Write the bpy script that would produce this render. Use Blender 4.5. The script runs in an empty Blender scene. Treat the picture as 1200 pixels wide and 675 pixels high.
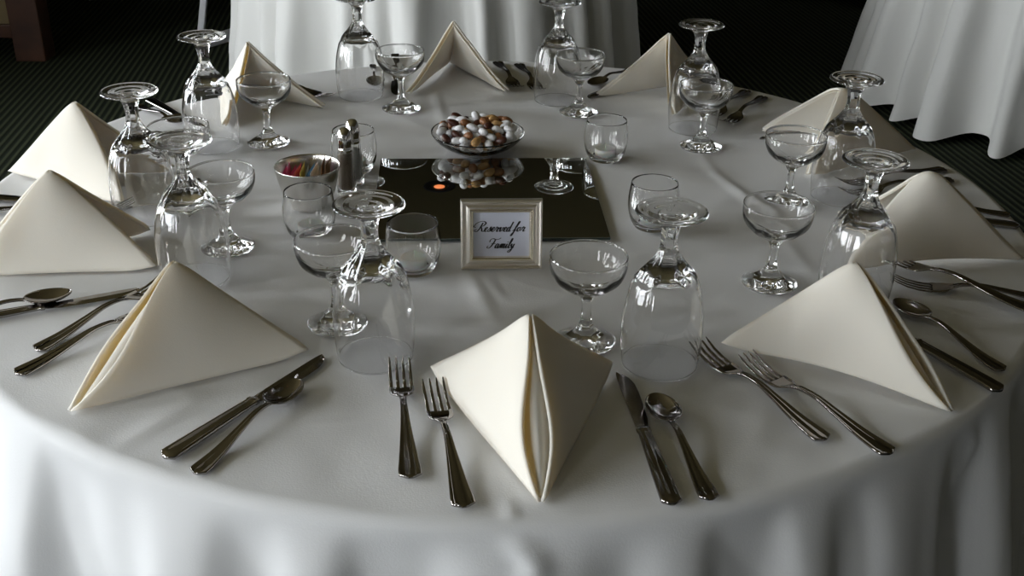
import bpy, math, random
import numpy as np
from mathutils import Vector, Matrix, noise

scene = bpy.context.scene
COL = scene.collection
PI = math.pi
TZ = 0.76                      # table top height

# ------------------------------------------------------------------ camera
pit, roll = 0.46874516, 0.01518912
fwd = Vector((0, math.cos(pit), -math.sin(pit)))
up0 = Vector((0, math.sin(pit), math.cos(pit)))
rt0 = Vector((1, 0, 0))
rt = rt0 * math.cos(roll) + up0 * math.sin(roll)
up = -rt0 * math.sin(roll) + up0 * math.cos(roll)
cd = bpy.data.cameras.new('camera')
cam = bpy.data.objects.new('camera', cd)
COL.objects.link(cam)
cd.sensor_width = 36.0
cd.lens = 36.0 * 1314.53 / 1200.0
cd.clip_start = 0.05
m = Matrix.Identity(4)
for i in range(3):
    m[i][0] = rt[i]; m[i][1] = up[i]; m[i][2] = -fwd[i]
m[0][3], m[1][3], m[2][3] = 0.0276, -1.5509, TZ + 0.6357
cam.matrix_world = m
scene.camera = cam

# ------------------------------------------------------------------ sky, window daylight, exposure
world = bpy.data.worlds.new('overcast_sky')
scene.world = world
world.use_nodes = True
bgn = world.node_tree.nodes['Background']
bgn.inputs[0].default_value = (0.93, 0.965, 1.0, 1)
bgn.inputs[1].default_value = 19.0
scene.view_settings.view_transform = 'Standard'
scene.view_settings.look = 'None'
scene.view_settings.gamma = 1.0
scene.view_settings.use_curve_mapping = False
scene.view_settings.exposure = 0.0
cy = scene.cycles
cy.max_bounces = 24
cy.transmission_bounces = 20
cy.glossy_bounces = 8
cy.diffuse_bounces = 5
cy.transparent_max_bounces = 16
cy.sample_clamp_indirect = 40.0
cy.use_denoising = True

WALL_X = -3.05
WIN = [(y - 0.29, y + 0.29) for y in (-2.9, -1.8, -0.7, 0.4, 1.5)]      # y ranges of the five tall windows in the left wall
WZ0, WZ1 = 0.72, 2.3
for k, (y0, y1) in enumerate(WIN):
    ld = bpy.data.lights.new('window_daylight', 'AREA')
    ld.shape = 'RECTANGLE'
    ld.size = WZ1 - WZ0
    ld.size_y = y1 - y0
    ld.cycles.is_portal = True
    lo = bpy.data.objects.new('window_daylight', ld)
    lo.location = (WALL_X - 0.02, (y0 + y1) / 2, (WZ0 + WZ1) / 2)
    lo.rotation_euler = (0, -PI / 2, 0)
    COL.objects.link(lo)
FRONT_Y = -4.6
FWIN = [(-2.85, -2.2)]      # x range of the window in the wall behind the camera
for k, (x0, x1) in enumerate(FWIN):
    ld = bpy.data.lights.new('window_daylight', 'AREA')
    ld.shape = 'RECTANGLE'
    ld.size = x1 - x0
    ld.size_y = WZ1 - WZ0
    ld.cycles.is_portal = True
    lo = bpy.data.objects.new('window_daylight', ld)
    lo.location = ((x0 + x1) / 2, FRONT_Y - 0.02, (WZ0 + WZ1) / 2)
    lo.rotation_euler = (PI / 2, 0, 0)
    COL.objects.link(lo)

# ------------------------------------------------------------------ materials
def nt(name):
    mt = bpy.data.materials.new(name)
    mt.use_nodes = True
    t = mt.node_tree
    return mt, t, t.nodes['Principled BSDF']

def sset(b, **kw):
    for k, v in kw.items():
        k = k.replace('_', ' ')
        b.inputs[k].default_value = v

def pmat(name, col, rough=0.5, metal=0.0, bump=0.0, bscale=200, var=0.0, vscale=5.0, **kw):
    mt, t, b = nt(name)
    sset(b, Roughness=rough, Metallic=metal)
    b.inputs['Base Color'].default_value = (*col, 1)
    for k, v in kw.items():
        b.inputs[k.replace('_', ' ')].default_value = v
    N, L = t.nodes, t.links
    if bump or var:
        tc = N.new('ShaderNodeTexCoord')
    if var:
        nz = N.new('ShaderNodeTexNoise'); nz.inputs['Scale'].default_value = vscale
        nz.inputs['Detail'].default_value = 3
        L.new(tc.outputs['Object'], nz.inputs['Vector'])
        r = N.new('ShaderNodeValToRGB')
        r.color_ramp.elements[0].color = (*[c * (1 - var) for c in col], 1)
        r.color_ramp.elements[1].color = (*[min(1, c * (1 + var)) for c in col], 1)
        r.color_ramp.elements[0].position = 0.3
        r.color_ramp.elements[1].position = 0.7
        L.new(nz.outputs[0], r.inputs[0])
        L.new(r.outputs[0], b.inputs['Base Color'])
    if bump:
        n2 = N.new('ShaderNodeTexNoise'); n2.inputs['Scale'].default_value = bscale
        L.new(tc.outputs['Object'], n2.inputs['Vector'])
        bp = N.new('ShaderNodeBump'); bp.inputs['Strength'].default_value = bump
        bp.inputs['Distance'].default_value = 0.002
        L.new(n2.outputs[0], bp.inputs['Height'])
        L.new(bp.outputs[0], b.inputs['Normal'])
    return mt

M = {}
M['cloth'] = pmat('white_tablecloth_cotton', (0.76, 0.765, 0.775), 0.85, bump=0.12, bscale=500, Sheen_Weight=0.15)
M['far_cloth'] = pmat('white_table_skirt_cotton', (0.80, 0.80, 0.78), 0.85, bump=0.1, bscale=400, Sheen_Weight=0.1)
def napkin_mat():
    mt = pmat('cream_napkin_linen', (0.93, 0.92, 0.865), 0.8, bump=0.1, bscale=700, Sheen_Weight=0.1)
    t = mt.node_tree; N, L = t.nodes, t.links
    b = N['Principled BSDF']; out = N['Material Output']
    tr = N.new('ShaderNodeBsdfTranslucent'); tr.inputs[0].default_value = (1.0, 0.77, 0.27, 1)
    mx = N.new('ShaderNodeMixShader'); mx.inputs[0].default_value = 0.22
    L.new(b.outputs[0], mx.inputs[1]); L.new(tr.outputs[0], mx.inputs[2])
    L.new(mx.outputs[0], out.inputs[0])
    return mt
M['napkin'] = napkin_mat()
M['glass'] = pmat('clear_glass', (1, 1, 1), 0.0, Transmission_Weight=1.0, IOR=1.5)
M['steel'] = pmat('polished_stainless_steel', (0.31, 0.29, 0.28), 0.04, 1.0)
M['chrome'] = pmat('chrome_cap', (0.75, 0.74, 0.73), 0.08, 1.0)
M['silver'] = pmat('brushed_silver_bowl', (0.80, 0.78, 0.75), 0.25, 1.0)
M['frame'] = pmat('silver_gilt_frame', (0.88, 0.83, 0.76), 0.36, 1.0)
M['frame2'] = pmat('pale_gold_bead', (0.88, 0.80, 0.65), 0.2, 1.0)
M['mirror'] = pmat('mirror_glass', (0.86, 0.88, 0.86), 0.004, 1.0)
M['mirror_edge'] = pmat('mirror_tile_edge', (0.03, 0.045, 0.04), 0.2)
M['card'] = pmat('lavender_white_card', (0.74, 0.77, 0.90), 0.7)
M['ink'] = pmat('black_ink', (0.012, 0.012, 0.02), 0.6)
M['wax'] = pmat('white_candle_wax', (0.86, 0.85, 0.83), 0.5, Subsurface_Weight=0.2)
M['alu'] = pmat('tealight_cup_aluminium', (0.8, 0.8, 0.8), 0.3, 1.0)
M['wick'] = pmat('candle_wick', (0.75, 0.73, 0.70), 0.9)
M['pepper'] = pmat('ground_pepper', (0.45, 0.38, 0.31), 0.9, var=0.4, vscale=900)
M['salt'] = pmat('salt', (0.62, 0.62, 0.60), 0.9)
M['alm_white'] = pmat('white_sugar_shell', (0.83, 0.83, 0.86), 0.35)
M['alm_brown'] = pmat('brown_nut', (0.30, 0.13, 0.055), 0.4, var=0.3, vscale=120)
M['alm_tan'] = pmat('tan_nut', (0.56, 0.33, 0.13), 0.45, var=0.25, vscale=120)
M['alm_dark'] = pmat('dark_chocolate_shell', (0.07, 0.022, 0.014), 0.35)
M['pk_pink'] = pmat('pink_paper', (0.80, 0.12, 0.30), 0.6)
M['pk_white'] = pmat('white_paper', (0.82, 0.82, 0.80), 0.6)
M['pk_yellow'] = pmat('yellow_paper', (0.72, 0.55, 0.10), 0.6)
M['pk_blue'] = pmat('blue_paper', (0.07, 0.20, 0.36), 0.6)
M['pk_brown'] = pmat('brown_paper', (0.30, 0.16, 0.07), 0.7)
M['wood'] = pmat('red_brown_wood', (0.055, 0.021, 0.010), 0.45, var=0.35, vscale=9)
M['beige'] = pmat('beige_upholstery', (0.20, 0.15, 0.075), 0.9, bump=0.2, bscale=150)
M['white_paint'] = pmat('white_painted_wood', (0.78, 0.79, 0.84), 0.45)
M['wall'] = pmat('wall_paint', (0.21, 0.205, 0.195), 0.9, bump=0.15, bscale=60)
M['ceiling'] = pmat('olive_brown_ceiling', (0.135, 0.108, 0.042), 0.9, bump=0.2, bscale=40)
M['trimw'] = pmat('window_frame_paint', (0.5, 0.49, 0.46), 0.5)
M['table_wood'] = pmat('plywood', (0.40, 0.27, 0.14), 0.6, var=0.15)
M['dark_metal'] = pmat('dark_metal', (0.05, 0.05, 0.055), 0.4, 0.8)
M['can'] = pmat('dark_lamp_can', (0.02, 0.018, 0.015), 0.5)

def pane_mat():
    mt, t, b = nt('thin_window_glass')
    N, L = t.nodes, t.links
    N.remove(b)
    tr = N.new('ShaderNodeBsdfTransparent'); tr.inputs[0].default_value = (0.97, 0.98, 0.98, 1)
    gl = N.new('ShaderNodeBsdfGlossy'); gl.inputs['Roughness'].default_value = 0.0
    mx = N.new('ShaderNodeMixShader'); mx.inputs[0].default_value = 0.05
    L.new(tr.outputs[0], mx.inputs[1]); L.new(gl.outputs[0], mx.inputs[2])
    L.new(mx.outputs[0], N['Material Output'].inputs[0])
    return mt
M['pane'] = pane_mat()

def bulb_mat():
    mt, t, b = nt('warm_lamp_glow')
    b.inputs['Base Color'].default_value = (0.9, 0.5, 0.3, 1)
    b.inputs['Emission Color'].default_value = (1.0, 0.26, 0.085, 1)
    b.inputs['Emission Strength'].default_value = 1.0
    return mt
M['bulb'] = bulb_mat()

def carpet_mat():
    mt, t, b = nt('ribbed_dark_green_carpet')
    N, L = t.nodes, t.links
    tc = N.new('ShaderNodeTexCoord')
    mp = N.new('ShaderNodeMapping'); mp.inputs['Rotation'].default_value = (0, 0, math.radians(-6.6))
    L.new(tc.outputs['Object'], mp.inputs[0])
    wv = N.new('ShaderNodeTexWave'); wv.wave_type = 'BANDS'; wv.bands_direction = 'X'
    wv.inputs['Scale'].default_value = 0.314 / 0.028
    wv.inputs['Distortion'].default_value = 0.25
    wv.inputs['Detail'].default_value = 1
    L.new(mp.outputs[0], wv.inputs['Vector'])
    nz = N.new('ShaderNodeTexNoise'); nz.inputs['Scale'].default_value = 260
    L.new(tc.outputs['Object'], nz.inputs['Vector'])
    rp = N.new('ShaderNodeValToRGB')
    rp.color_ramp.elements[0].position = 0.35
    rp.color_ramp.elements[0].color = (0.016, 0.022, 0.014, 1)
    rp.color_ramp.elements[1].position = 0.95
    rp.color_ramp.elements[1].color = (0.085, 0.100, 0.056, 1)
    L.new(wv.outputs['Fac'], rp.inputs[0])
    mx = N.new('ShaderNodeMixRGB'); mx.blend_type = 'MULTIPLY'; mx.inputs[0].default_value = 0.7
    L.new(rp.outputs[0], mx.inputs[1]); L.new(nz.outputs[0], mx.inputs[2])
    L.new(mx.outputs[0], b.inputs['Base Color'])
    bp = N.new('ShaderNodeBump'); bp.inputs['Strength'].default_value = 0.6; bp.inputs['Distance'].default_value = 0.004
    L.new(wv.outputs['Fac'], bp.inputs['Height'])
    L.new(bp.outputs[0], b.inputs['Normal'])
    sset(b, Roughness=0.95)
    b.inputs['Specular IOR Level'].default_value = 0.15
    return mt
M['carpet'] = carpet_mat()

# ------------------------------------------------------------------ helpers
def mesh(name, verts, faces, mat, smooth=True):
    me = bpy.data.meshes.new(name)
    me.from_pydata([tuple(v) for v in verts], [], faces)
    me.materials.append(M[mat] if isinstance(mat, str) else mat)
    if smooth:
        me.polygons.foreach_set('use_smooth', [True] * len(me.polygons))
    me.update()
    return me

def obj(name, me, parent=None, loc=(0, 0, 0), rz=0.0):
    o = bpy.data.objects.new(name, me)
    COL.objects.link(o)
    o.location = loc
    o.rotation_euler = (0, 0, rz)
    if parent is not None:
        o.parent = parent
    return o

def thing(name, label, cat, loc=(0, 0, 0), rz=0.0, group=None, me=None):
    o = obj(name, me, None, loc, rz)
    o['label'] = label
    o['category'] = cat
    if group:
        o['group'] = group
    return o

def struct(name, me):
    o = obj(name, me)
    o['kind'] = 'structure'
    return o

def dup(root, label, loc, rz=0.0, group=None):
    r = root.copy(); COL.objects.link(r)
    r.location = loc; r.rotation_euler = (0, 0, rz)
    r['label'] = label
    if group:
        r['group'] = group
    for ch in list(root.children):
        c = ch.copy(); COL.objects.link(c); c.parent = r
        for g in list(ch.children):
            d = g.copy(); COL.objects.link(d); d.parent = c
    return r

class MB:
    def __init__(s):
        s.v = []; s.f = []
    def add(s, v, f):
        o = len(s.v)
        s.v += [tuple(p) for p in v]
        s.f += [tuple(i + o for i in q) for q in f]
        return s
    def box(s, x0, x1, y0, y1, z0, z1):
        return s.add([(x0, y0, z0), (x1, y0, z0), (x1, y1, z0), (x0, y1, z0), (x0, y0, z1), (x1, y0, z1), (x1, y1, z1), (x0, y1, z1)],
                     [(0, 3, 2, 1), (4, 5, 6, 7), (0, 1, 5, 4), (1, 2, 6, 5), (2, 3, 7, 6), (3, 0, 4, 7)])
    def bar(s, a, b, w, h):
        a, b = Vector(a), Vector(b)
        d = (b - a).normalized()
        u = d.cross(Vector((0, 0, 1)))
        if u.length < 1e-4: u = Vector((1, 0, 0))
        u.normalize(); n = u.cross(d)
        vs = []
        for p in (a, b):
            for su, sn in ((-1, -1), (1, -1), (1, 1), (-1, 1)):
                vs.append(p + u * (su * w / 2) + n * (sn * h / 2))
        return s.add(vs, [(0, 3, 2, 1), (4, 5, 6, 7), (0, 1, 5, 4), (1, 2, 6, 5), (2, 3, 7, 6), (3, 0, 4, 7)])
    def mesh(s, name, mat, smooth=False):
        return mesh(name, s.v, s.f, mat, smooth)

def bevel(o, w, seg=2):
    b = o.modifiers.new('bevel', 'BEVEL')
    b.width = w; b.segments = seg; b.limit_method = 'ANGLE'
    return o

def catmull(pts, n=8):
    P = [Vector(p) for p in pts]
    P = [P[0] * 2 - P[1]] + P + [P[-1] * 2 - P[-2]]
    out = []
    for i in range(1, len(P) - 2):
        a, b, c, d = P[i - 1:i + 3]
        for k in range(n):
            t = k / n
            out.append(0.5 * ((2 * b) + (c - a) * t + (2 * a - 5 * b + 4 * c - d) * t * t + (3 * b - a - 3 * c + d) * t ** 3))
    out.append(P[-2])
    return out

def lathe(prof, n=48, mod=None):
    """prof: list of (r, z).  r = 0 gives a pole.  Returns verts, faces, row index of each face."""
    V, F, row, rings = [], [], [], []
    for (r, z) in prof:
        if r <= 1e-6:
            rings.append([len(V)]); V.append((0, 0, z))
        else:
            ids = []
            for k in range(n):
                th = 2 * PI * k / n
                rr = mod(r, z, th) if mod else r
                ids.append(len(V)); V.append((rr * math.cos(th), rr * math.sin(th), z))
            rings.append(ids)
    for i in range(len(rings) - 1):
        a, b = rings[i], rings[i + 1]
        for k in range(n):
            k2 = (k + 1) % n
            if len(a) == 1 and len(b) == 1:
                continue
            if len(a) == 1:
                F.append((a[0], b[k2], b[k]))
            elif len(b) == 1:
                F.append((a[k], a[k2], b[0]))
            else:
                F.append((a[k], a[k2], b[k2], b[k]))
            row.append(i)
    return V, F, row

def lathe_mesh(name, prof, mat, n=48, mod=None):
    V, F, _ = lathe(prof, n, mod)
    return mesh(name, V, F, mat)

def lathe_split(names, prof, cuts, mat, n=48, mod=None):
    """one watertight lathe cut at given profile rows into several meshes that keep the whole body's normals"""
    V, F, row = lathe(prof, n, mod)
    tmp = mesh('tmp', V, F, mat)
    nrm = [v.normal.copy() for v in tmp.vertices]
    bpy.data.meshes.remove(tmp)
    out = []
    for nm, (r0, r1) in zip(names, cuts):
        mp, vs, ns, fs = {}, [], [], []
        for f, r in zip(F, row):
            if any(a <= r < b for a, b in ((r0, r1),)):
                q = []
                for i in f:
                    if i not in mp:
                        mp[i] = len(vs); vs.append(V[i]); ns.append(nrm[i])
                    q.append(mp[i])
                fs.append(tuple(q))
        me = mesh(nm, vs, fs, mat)
        me.normals_split_custom_set_from_vertices([tuple(x) for x in ns])
        out.append(me)
    return out

# ------------------------------------------------------------------ room shell
X1, Y0, Y1, CZ = 5.2, FRONT_Y, 7.4, TZ + 1.95
struct('floor', MB().box(WALL_X - 0.2, X1, Y0, Y1, -0.1, 0.0).mesh('floor', 'carpet'))
struct('ceiling', MB().box(WALL_X - 0.2, X1, Y0, Y1, CZ, CZ + 0.1).mesh('ceiling', 'ceiling'))
struct('wall_back', MB().box(WALL_X - 0.2, X1, Y1, Y1 + 0.15, 0, CZ).mesh('wall_back', 'wall'))
wf = MB()
wf.box(WALL_X - 0.2, X1, Y0 - 0.15, Y0, 0, WZ0); wf.box(WALL_X - 0.2, X1, Y0 - 0.15, Y0, WZ1, CZ)
xs_ = [WALL_X - 0.2] + [v for p in FWIN for v in p] + [X1]
for i in range(0, len(xs_), 2):
    wf.box(xs_[i], xs_[i + 1], Y0 - 0.15, Y0, WZ0, WZ1)
struct('wall_front', wf.mesh('wall_front', 'wall'))
for k, (a, b) in enumerate(FWIN):
    fr = MB(); t = 0.05
    y0, y1 = Y0 - 0.12, Y0 - 0.07
    fr.box(a, a + t, y0, y1, WZ0, WZ1); fr.box(b - t, b, y0, y1, WZ0, WZ1)
    fr.box(a, b, y0, y1, WZ0, WZ0 + t); fr.box(a, b, y0, y1, WZ1 - t, WZ1)
    w = struct('window_%d' % (k + 6), fr.mesh('window_frame', 'trimw'))
    obj('pane', mesh('pane', [(a + t, y0 + 0.02, WZ0 + t), (b - t, y0 + 0.02, WZ0 + t), (b - t, y0 + 0.02, WZ1 - t), (a + t, y0 + 0.02, WZ1 - t)], [(0, 1, 2, 3)], 'pane', False), w)
struct('wall_right', MB().box(X1, X1 + 0.15, Y0, Y1, 0, CZ).mesh('wall_right', 'wall'))
wl = MB()
xa, xb = WALL_X - 0.2, WALL_X
wl.box(xa, xb, Y0, Y1, 0, WZ0); wl.box(xa, xb, Y0, Y1, WZ1, CZ)
ys = [Y0] + [v for p in WIN for v in p] + [Y1]
for i in range(0, len(ys), 2):
    wl.box(xa, xb, ys[i], ys[i + 1], WZ0, WZ1)
struct('wall_left', wl.mesh('wall_left', 'wall'))
for k, (a, b) in enumerate(WIN):
    fr = MB()
    x0, x1 = xa + 0.06, xa + 0.11
    t = 0.03
    fr.box(x0, x1, a, a + t, WZ0, WZ1); fr.box(x0, x1, b - t, b, WZ0, WZ1)
    fr.box(x0, x1, a, b, WZ0, WZ0 + t); fr.box(x0, x1, a, b, WZ1 - t, WZ1)
    w = struct('window_%d' % (k + 1), fr.mesh('window_frame', 'trimw'))
    mid = 1.55
    obj('mullion', MB().box(x0, x1, a + t, b - t, mid - 0.02, mid + 0.02).mesh('mullion', 'trimw'), w)
    for (p, q) in ((WZ0 + t, mid - 0.02), (mid + 0.02, WZ1 - t)):
        obj('pane', mesh('pane', [(x0 + 0.02, a + t, p), (x0 + 0.02, b - t, p), (x0 + 0.02, b - t, q), (x0 + 0.02, a + t, q)], [(0, 1, 2, 3)], 'pane', False), w)
    obj('window_sill', MB().box(xa + 0.11, xb + 0.05, a - 0.03, b + 0.03, WZ0 - 0.03, WZ0).mesh('window_sill', 'trimw'), w)
for nm, bx in (('baseboard_left', (WALL_X, WALL_X + 0.015, Y0, Y1)), ('baseboard_right', (X1 - 0.015, X1, Y0, Y1)), ('baseboard_back', (WALL_X, X1, Y1 - 0.015, Y1))):
    struct(nm, MB().box(*bx, 0, 0.1).mesh(nm, 'wood'))

# ------------------------------------------------------------------ recessed ceiling lights
trim = lathe_mesh('trim_ring', [(0.046, 0.004), (0.060, -0.003), (0.080, -0.006), (0.095, -0.006), (0.098, 0.0)], 'can', 32)
can = lathe_mesh('can', [(0.075, 0.0), (0.072, 0.03), (0.06, 0.05)], 'can', 32)
bulb = lathe_mesh('bulb', [(0.048, 0.02), (0.043, 0.005), (0.024, -0.003), (0, -0.005)], 'bulb', 32)
spots = [('behind the back table, the one the mirror tile reflects', -0.43, 4.9), ('over the front of the table', 0.1, -0.2), ('over the left aisle', -2.0, 1.6), ('over the right aisle', 2.2, 1.2), ('over the right-hand skirted table', 2.4, 4.2)]
lamp0 = None
for (ds, x, y) in spots:
    lb = 'orange glowing recessed ceiling light ' + ds
    if lamp0 is None:
        lamp0 = thing('ceiling_light', lb, 'ceiling light', (x, y, CZ - 0.001), 0, 'recessed ceiling lights')
        obj('trim_ring', trim, lamp0); obj('bulb', bulb, lamp0)
    else:
        dup(lamp0, lb, (x, y, CZ - 0.001))

# ------------------------------------------------------------------ tables and cloths
R0 = 0.762
def table(label, x, y, r=0.755):
    t = thing('banquet_table', label, 'table', (x, y, 0), 0, 'round banquet tables under white cloths')
    obj('tabletop', lathe_mesh('tabletop', [(0, TZ - 0.03), (r, TZ - 0.03), (r, TZ - 0.004), (0, TZ - 0.004)], 'table_wood', 48), t)
    for k in range(4):
        a = PI / 4 + k * PI / 2
        leg = MB().bar((0.48 * math.cos(a), 0.48 * math.sin(a), 0), (0.48 * math.cos(a), 0.48 * math.sin(a), TZ - 0.03), 0.03, 0.03)
        obj('leg', leg.mesh('leg', 'dark_metal'), t)
    return t

def seg_dist(px, py, poly):
    """distance to a polyline and the fraction along it"""
    best, bt = 9.0, 0.0
    n = len(poly) - 1
    for i in range(n):
        ax, ay = poly[i]; bx, by = poly[i + 1]
        dx, dy = bx - ax, by - ay
        t = max(0, min(1, ((px - ax) * dx + (py - ay) * dy) / (dx * dx + dy * dy)))
        d = math.hypot(px - ax - t * dx, py - ay - t * dy)
        if d < best:
            best, bt = d, (i + t) / n
    return best, bt

RIDGES = [  # polyline, height, half width
    ([(-0.029, -0.255), (-0.012, -0.314), (0.003, -0.38)], 0.0035, 0.012),
    ([(-0.005, -0.266), (0.006, -0.302), (0.019, -0.329)], 0.002, 0.008),
    ([(0.335, 0.207), (0.348, 0.11), (0.383, 0.006), (0.399, -0.073), (0.413, -0.227)], 0.0032, 0.011),
    ([(-0.126, 0.527), (-0.112, 0.437), (-0.098, 0.355)], 0.003, 0.010),
    ([(0.022, -0.775), (0.030, -0.745), (0.026, -0.725)], 0.0020, 0.006),
    ([(-0.30, -0.56), (-0.36, -0.66)], 0.0015, 0.015),
    ([(0.30, -0.55), (0.25, -0.68)], 0.0015, 0.015),
]
def cloth(name, r0, drop, seed, na, nr, nd, folds, flare, main=False, amp=0.045, hemwave=0.012):
    rnd = random.Random(seed)
    comps = [(f, rnd.uniform(0, 2 * PI), a) for f, a in folds]
    V, F = [], []
    rc = 0.014
    def wave(th, d):
        w = 0.0
        for f, ph, a in comps:
            w += a * math.sin(f * th + ph + 1.2 * math.sin(3 * th + ph) + d * 0.9 * math.sin(ph * 3))
        s = math.tanh(1.3 * w)
        return s
    radii = [r0 * (0.004 + 0.996 * (i / nr)) for i in range(nr + 1)]
    radii[-1] = r0 - rc
    rows = [(r, None) for r in radii if r <= r0 - rc]
    arc = [(r0 - rc + rc * math.sin(a), -rc * (1 - math.cos(a)), 0.0) for a in (0.35, 0.7, 1.05, 1.35)]
    V.append((0, 0, TZ)); rings = [[0]]
    for r, _ in rows:
        ids = []
        for k in range(na):
            th = 2 * PI * k / na
            x, y = r * math.cos(th), r * math.sin(th)
            z = 0.0
            if main:
                z += 0.0017 * noise.noise((x * 7, y * 7, 1.0)) + 0.0010 * noise.noise((x * 19, y * 19, 4.0))
                wx, wy = x + 0.03 * noise.noise((x * 9, y * 9, 2.0)), y + 0.03 * noise.noise((x * 9, y * 9, 7.0))
                z += 0.0016 * (1 - abs(noise.noise((wx * 6.5, wy * 6.5, 3.3)))) ** 9 * max(0.0, 0.3 + noise.noise((x * 3.1, y * 3.1, 5.5)))
                e = (r / r0) ** 6
                z += e * 0.0022 * noise.noise((x * 11, y * 11, 9.0))
                for poly, h, w in RIDGES:
                    bx = [p[0] for p in poly]; by = [p[1] for p in poly]
                    if min(bx) - 0.05 < x < max(bx) + 0.05 and min(by) - 0.05 < y < max(by) + 0.05:
                        d, t = seg_dist(x, y, poly)
                        z += h * math.exp(-(d / w) ** 2) * math.sin(PI * (0.12 + 0.76 * t))
            ids.append(len(V)); V.append((x, y, TZ + z))
        rings.append(ids)
    dl = [(a[0], a[1], 0.0) for a in arc]
    for i in range(1, nd + 1):
        d = drop * (i / nd) ** 1.25
        dl.append((r0, -rc - d, d))
    for (rb, z, d) in dl:
        ids = []
        grow = 1 - math.exp(-d / 0.06)
        for k in range(na):
            th = 2 * PI * k / na
            w = wave(th, d)
            rr = rb + flare * d + amp * (0.55 * grow + 0.9 * d) * ((w if main else 0.85 * w + 0.75)) - (0.004 * grow if main else 0.0)
            zz = z
            if d > 0:
                zz += hemwave * (d / drop) ** 2 * w
                rr += 0.006 * grow * noise.noise((math.cos(th) * 6, math.sin(th) * 6, d * 7 + seed))
                rr += 0.003 * grow * noise.noise((math.cos(th) * 17, math.sin(th) * 17, d * 14 + seed))
            if main and d > 0:
                # puckered crease on the near drop
                tw = th - 2 * PI if th > PI else th
                ds = (tw - (-1.535 + 0.035 * math.sin(d * 55))) * r0
                rr += 0.010 * math.exp(-(ds / 0.013) ** 2) * math.exp(-(d / 0.09) ** 2) * min(1, d / 0.01)
                ds = (tw - (-0.86 + 0.05 * math.sin(d * 40))) * r0
                rr += 0.005 * math.exp(-(ds / 0.010) ** 2) * math.exp(-(d / 0.08) ** 2) * min(1, d / 0.02)
            ids.append(len(V)); V.append((rr * math.cos(th), rr * math.sin(th), TZ + zz))
        rings.append(ids)
    for k in range(na):
        F.append((0, rings[1][k], rings[1][(k + 1) % na]))
    for i in range(1, len(rings) - 1):
        a, b = rings[i], rings[i + 1]
        for k in range(na):
            k2 = (k + 1) % na
            F.append((a[k], b[k], b[k2], a[k2]))
    return mesh(name, V, F, 'cloth' if main else 'far_cloth')

table('round table with reserved family place settings, under the near white cloth', 0, 0)
thing('tablecloth', 'white tablecloth draped over the near round table laid for ten', 'tablecloth', (0, 0, 0), 0,
      'white floor-length tablecloths', cloth('tablecloth', R0, 0.705, 3, 860, 180, 44, [(17, 0.55), (29, 0.6), (43, 0.45)], 0.17, True, amp=0.030))
table('round table behind the near one, hidden under a pleated white skirt', -0.28, 2.9, 0.683)
thing('tablecloth', 'white floor-length tablecloth on the table behind, back left', 'tablecloth', (-0.28, 2.9, 0), 0.35,
      'white floor-length tablecloths', cloth('tablecloth', 0.69, 0.725, 11, 420, 6, 36, [(13, 0.6), (23, 0.7), (37, 0.3)], 0.03, amp=0.075))
table('round table at the right behind, under a flared white cloth', 2.36, 2.98, 0.733)
thing('tablecloth', 'white tablecloth with flaring scalloped hem above carpet, upper right', 'tablecloth', (2.36, 2.98, 0), 0.9,
      'white floor-length tablecloths', cloth('tablecloth', 0.74, 0.715, 23, 520, 6, 36, [(25, 0.9), (14, 0.55), (39, 0.25)], 0.10, amp=0.085, hemwave=-0.018))
table('round table farthest back right, almost out of the picture', 2.0, 5.66)
thing('tablecloth', 'white tablecloth hem of the farthest table at the top edge', 'tablecloth', (2.0, 5.66, 0), 0.2,
      'white floor-length tablecloths', cloth('tablecloth', R0, 0.71, 31, 300, 4, 24, [(13, 0.7), (21, 0.6)], 0.10, amp=0.075, hemwave=0.02))

# ------------------------------------------------------------------ booth partition, white chairs
bp = thing('booth_partition', 'dark red-brown wooden partition end with beige panel, far left', 'partition', (-2.135, 3.43, 0), math.radians(0))
bevel(obj('post', MB().box(-0.075, 0.06, -0.055, 0.07, 0, 1.2).mesh('post', 'wood'), bp), 0.006)
bevel(obj('bottom_rail', MB().box(-0.9, -0.075, -0.035, 0.05, 0.10, 0.16).mesh('bottom_rail', 'wood'), bp), 0.004)
bevel(obj('top_rail', MB().box(-0.9, -0.075, -0.05, 0.06, 1.1, 1.18).mesh('top_rail', 'wood'), bp), 0.004)
obj('panel', MB().box(-0.9, -0.075, -0.015, 0.03, 0.16, 1.1).mesh('panel', 'beige'), bp)

def white_chair(label, loc, rz, side):
    c = thing('folding_chair', label, 'chair', loc, rz, 'white chairs beside the back tables')
    W, D = 0.42, -0.40 * side
    lx, ly = 0.089, -0.147          # raked back legs
    for x in (0, W):
        bevel(obj('leg', MB().bar((x, 0, 0), (x + lx, ly, 0.86), 0.03, 0.03).mesh('leg', 'white_paint'), c), 0.004)
        bevel(obj('leg', MB().box(x - 0.015, x + 0.015, -D - 0.015, -D + 0.015, 0.0, 0.46).mesh('leg', 'white_paint'), c), 0.004)
    for y in (0, -D):
        bevel(obj('floor_stretcher', MB().box(0.02, W - 0.02, y - 0.012, y + 0.012, 0.0, 0.055).mesh('floor_stretcher', 'white_paint'), c), 0.004)
    bevel(obj('seat', MB().box(-0.02, W + 0.02, min(-D, 0) - 0.02, max(-D, 0) + 0.02, 0.46, 0.49).mesh('seat', 'white_paint'), c), 0.008)
    for z in (0.62, 0.74):
        obj('back_slat', MB().box(lx * z / 0.86 + 0.02, W + lx * z / 0.86 - 0.02, ly * z / 0.86 - 0.01, ly * z / 0.86 + 0.01, z, z + 0.07).mesh('back_slat', 'white_paint'), c)
white_chair('white chair leg and floor stretcher beside the back left table', (-1.45, 3.62, 0), math.radians(59), -1)
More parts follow.
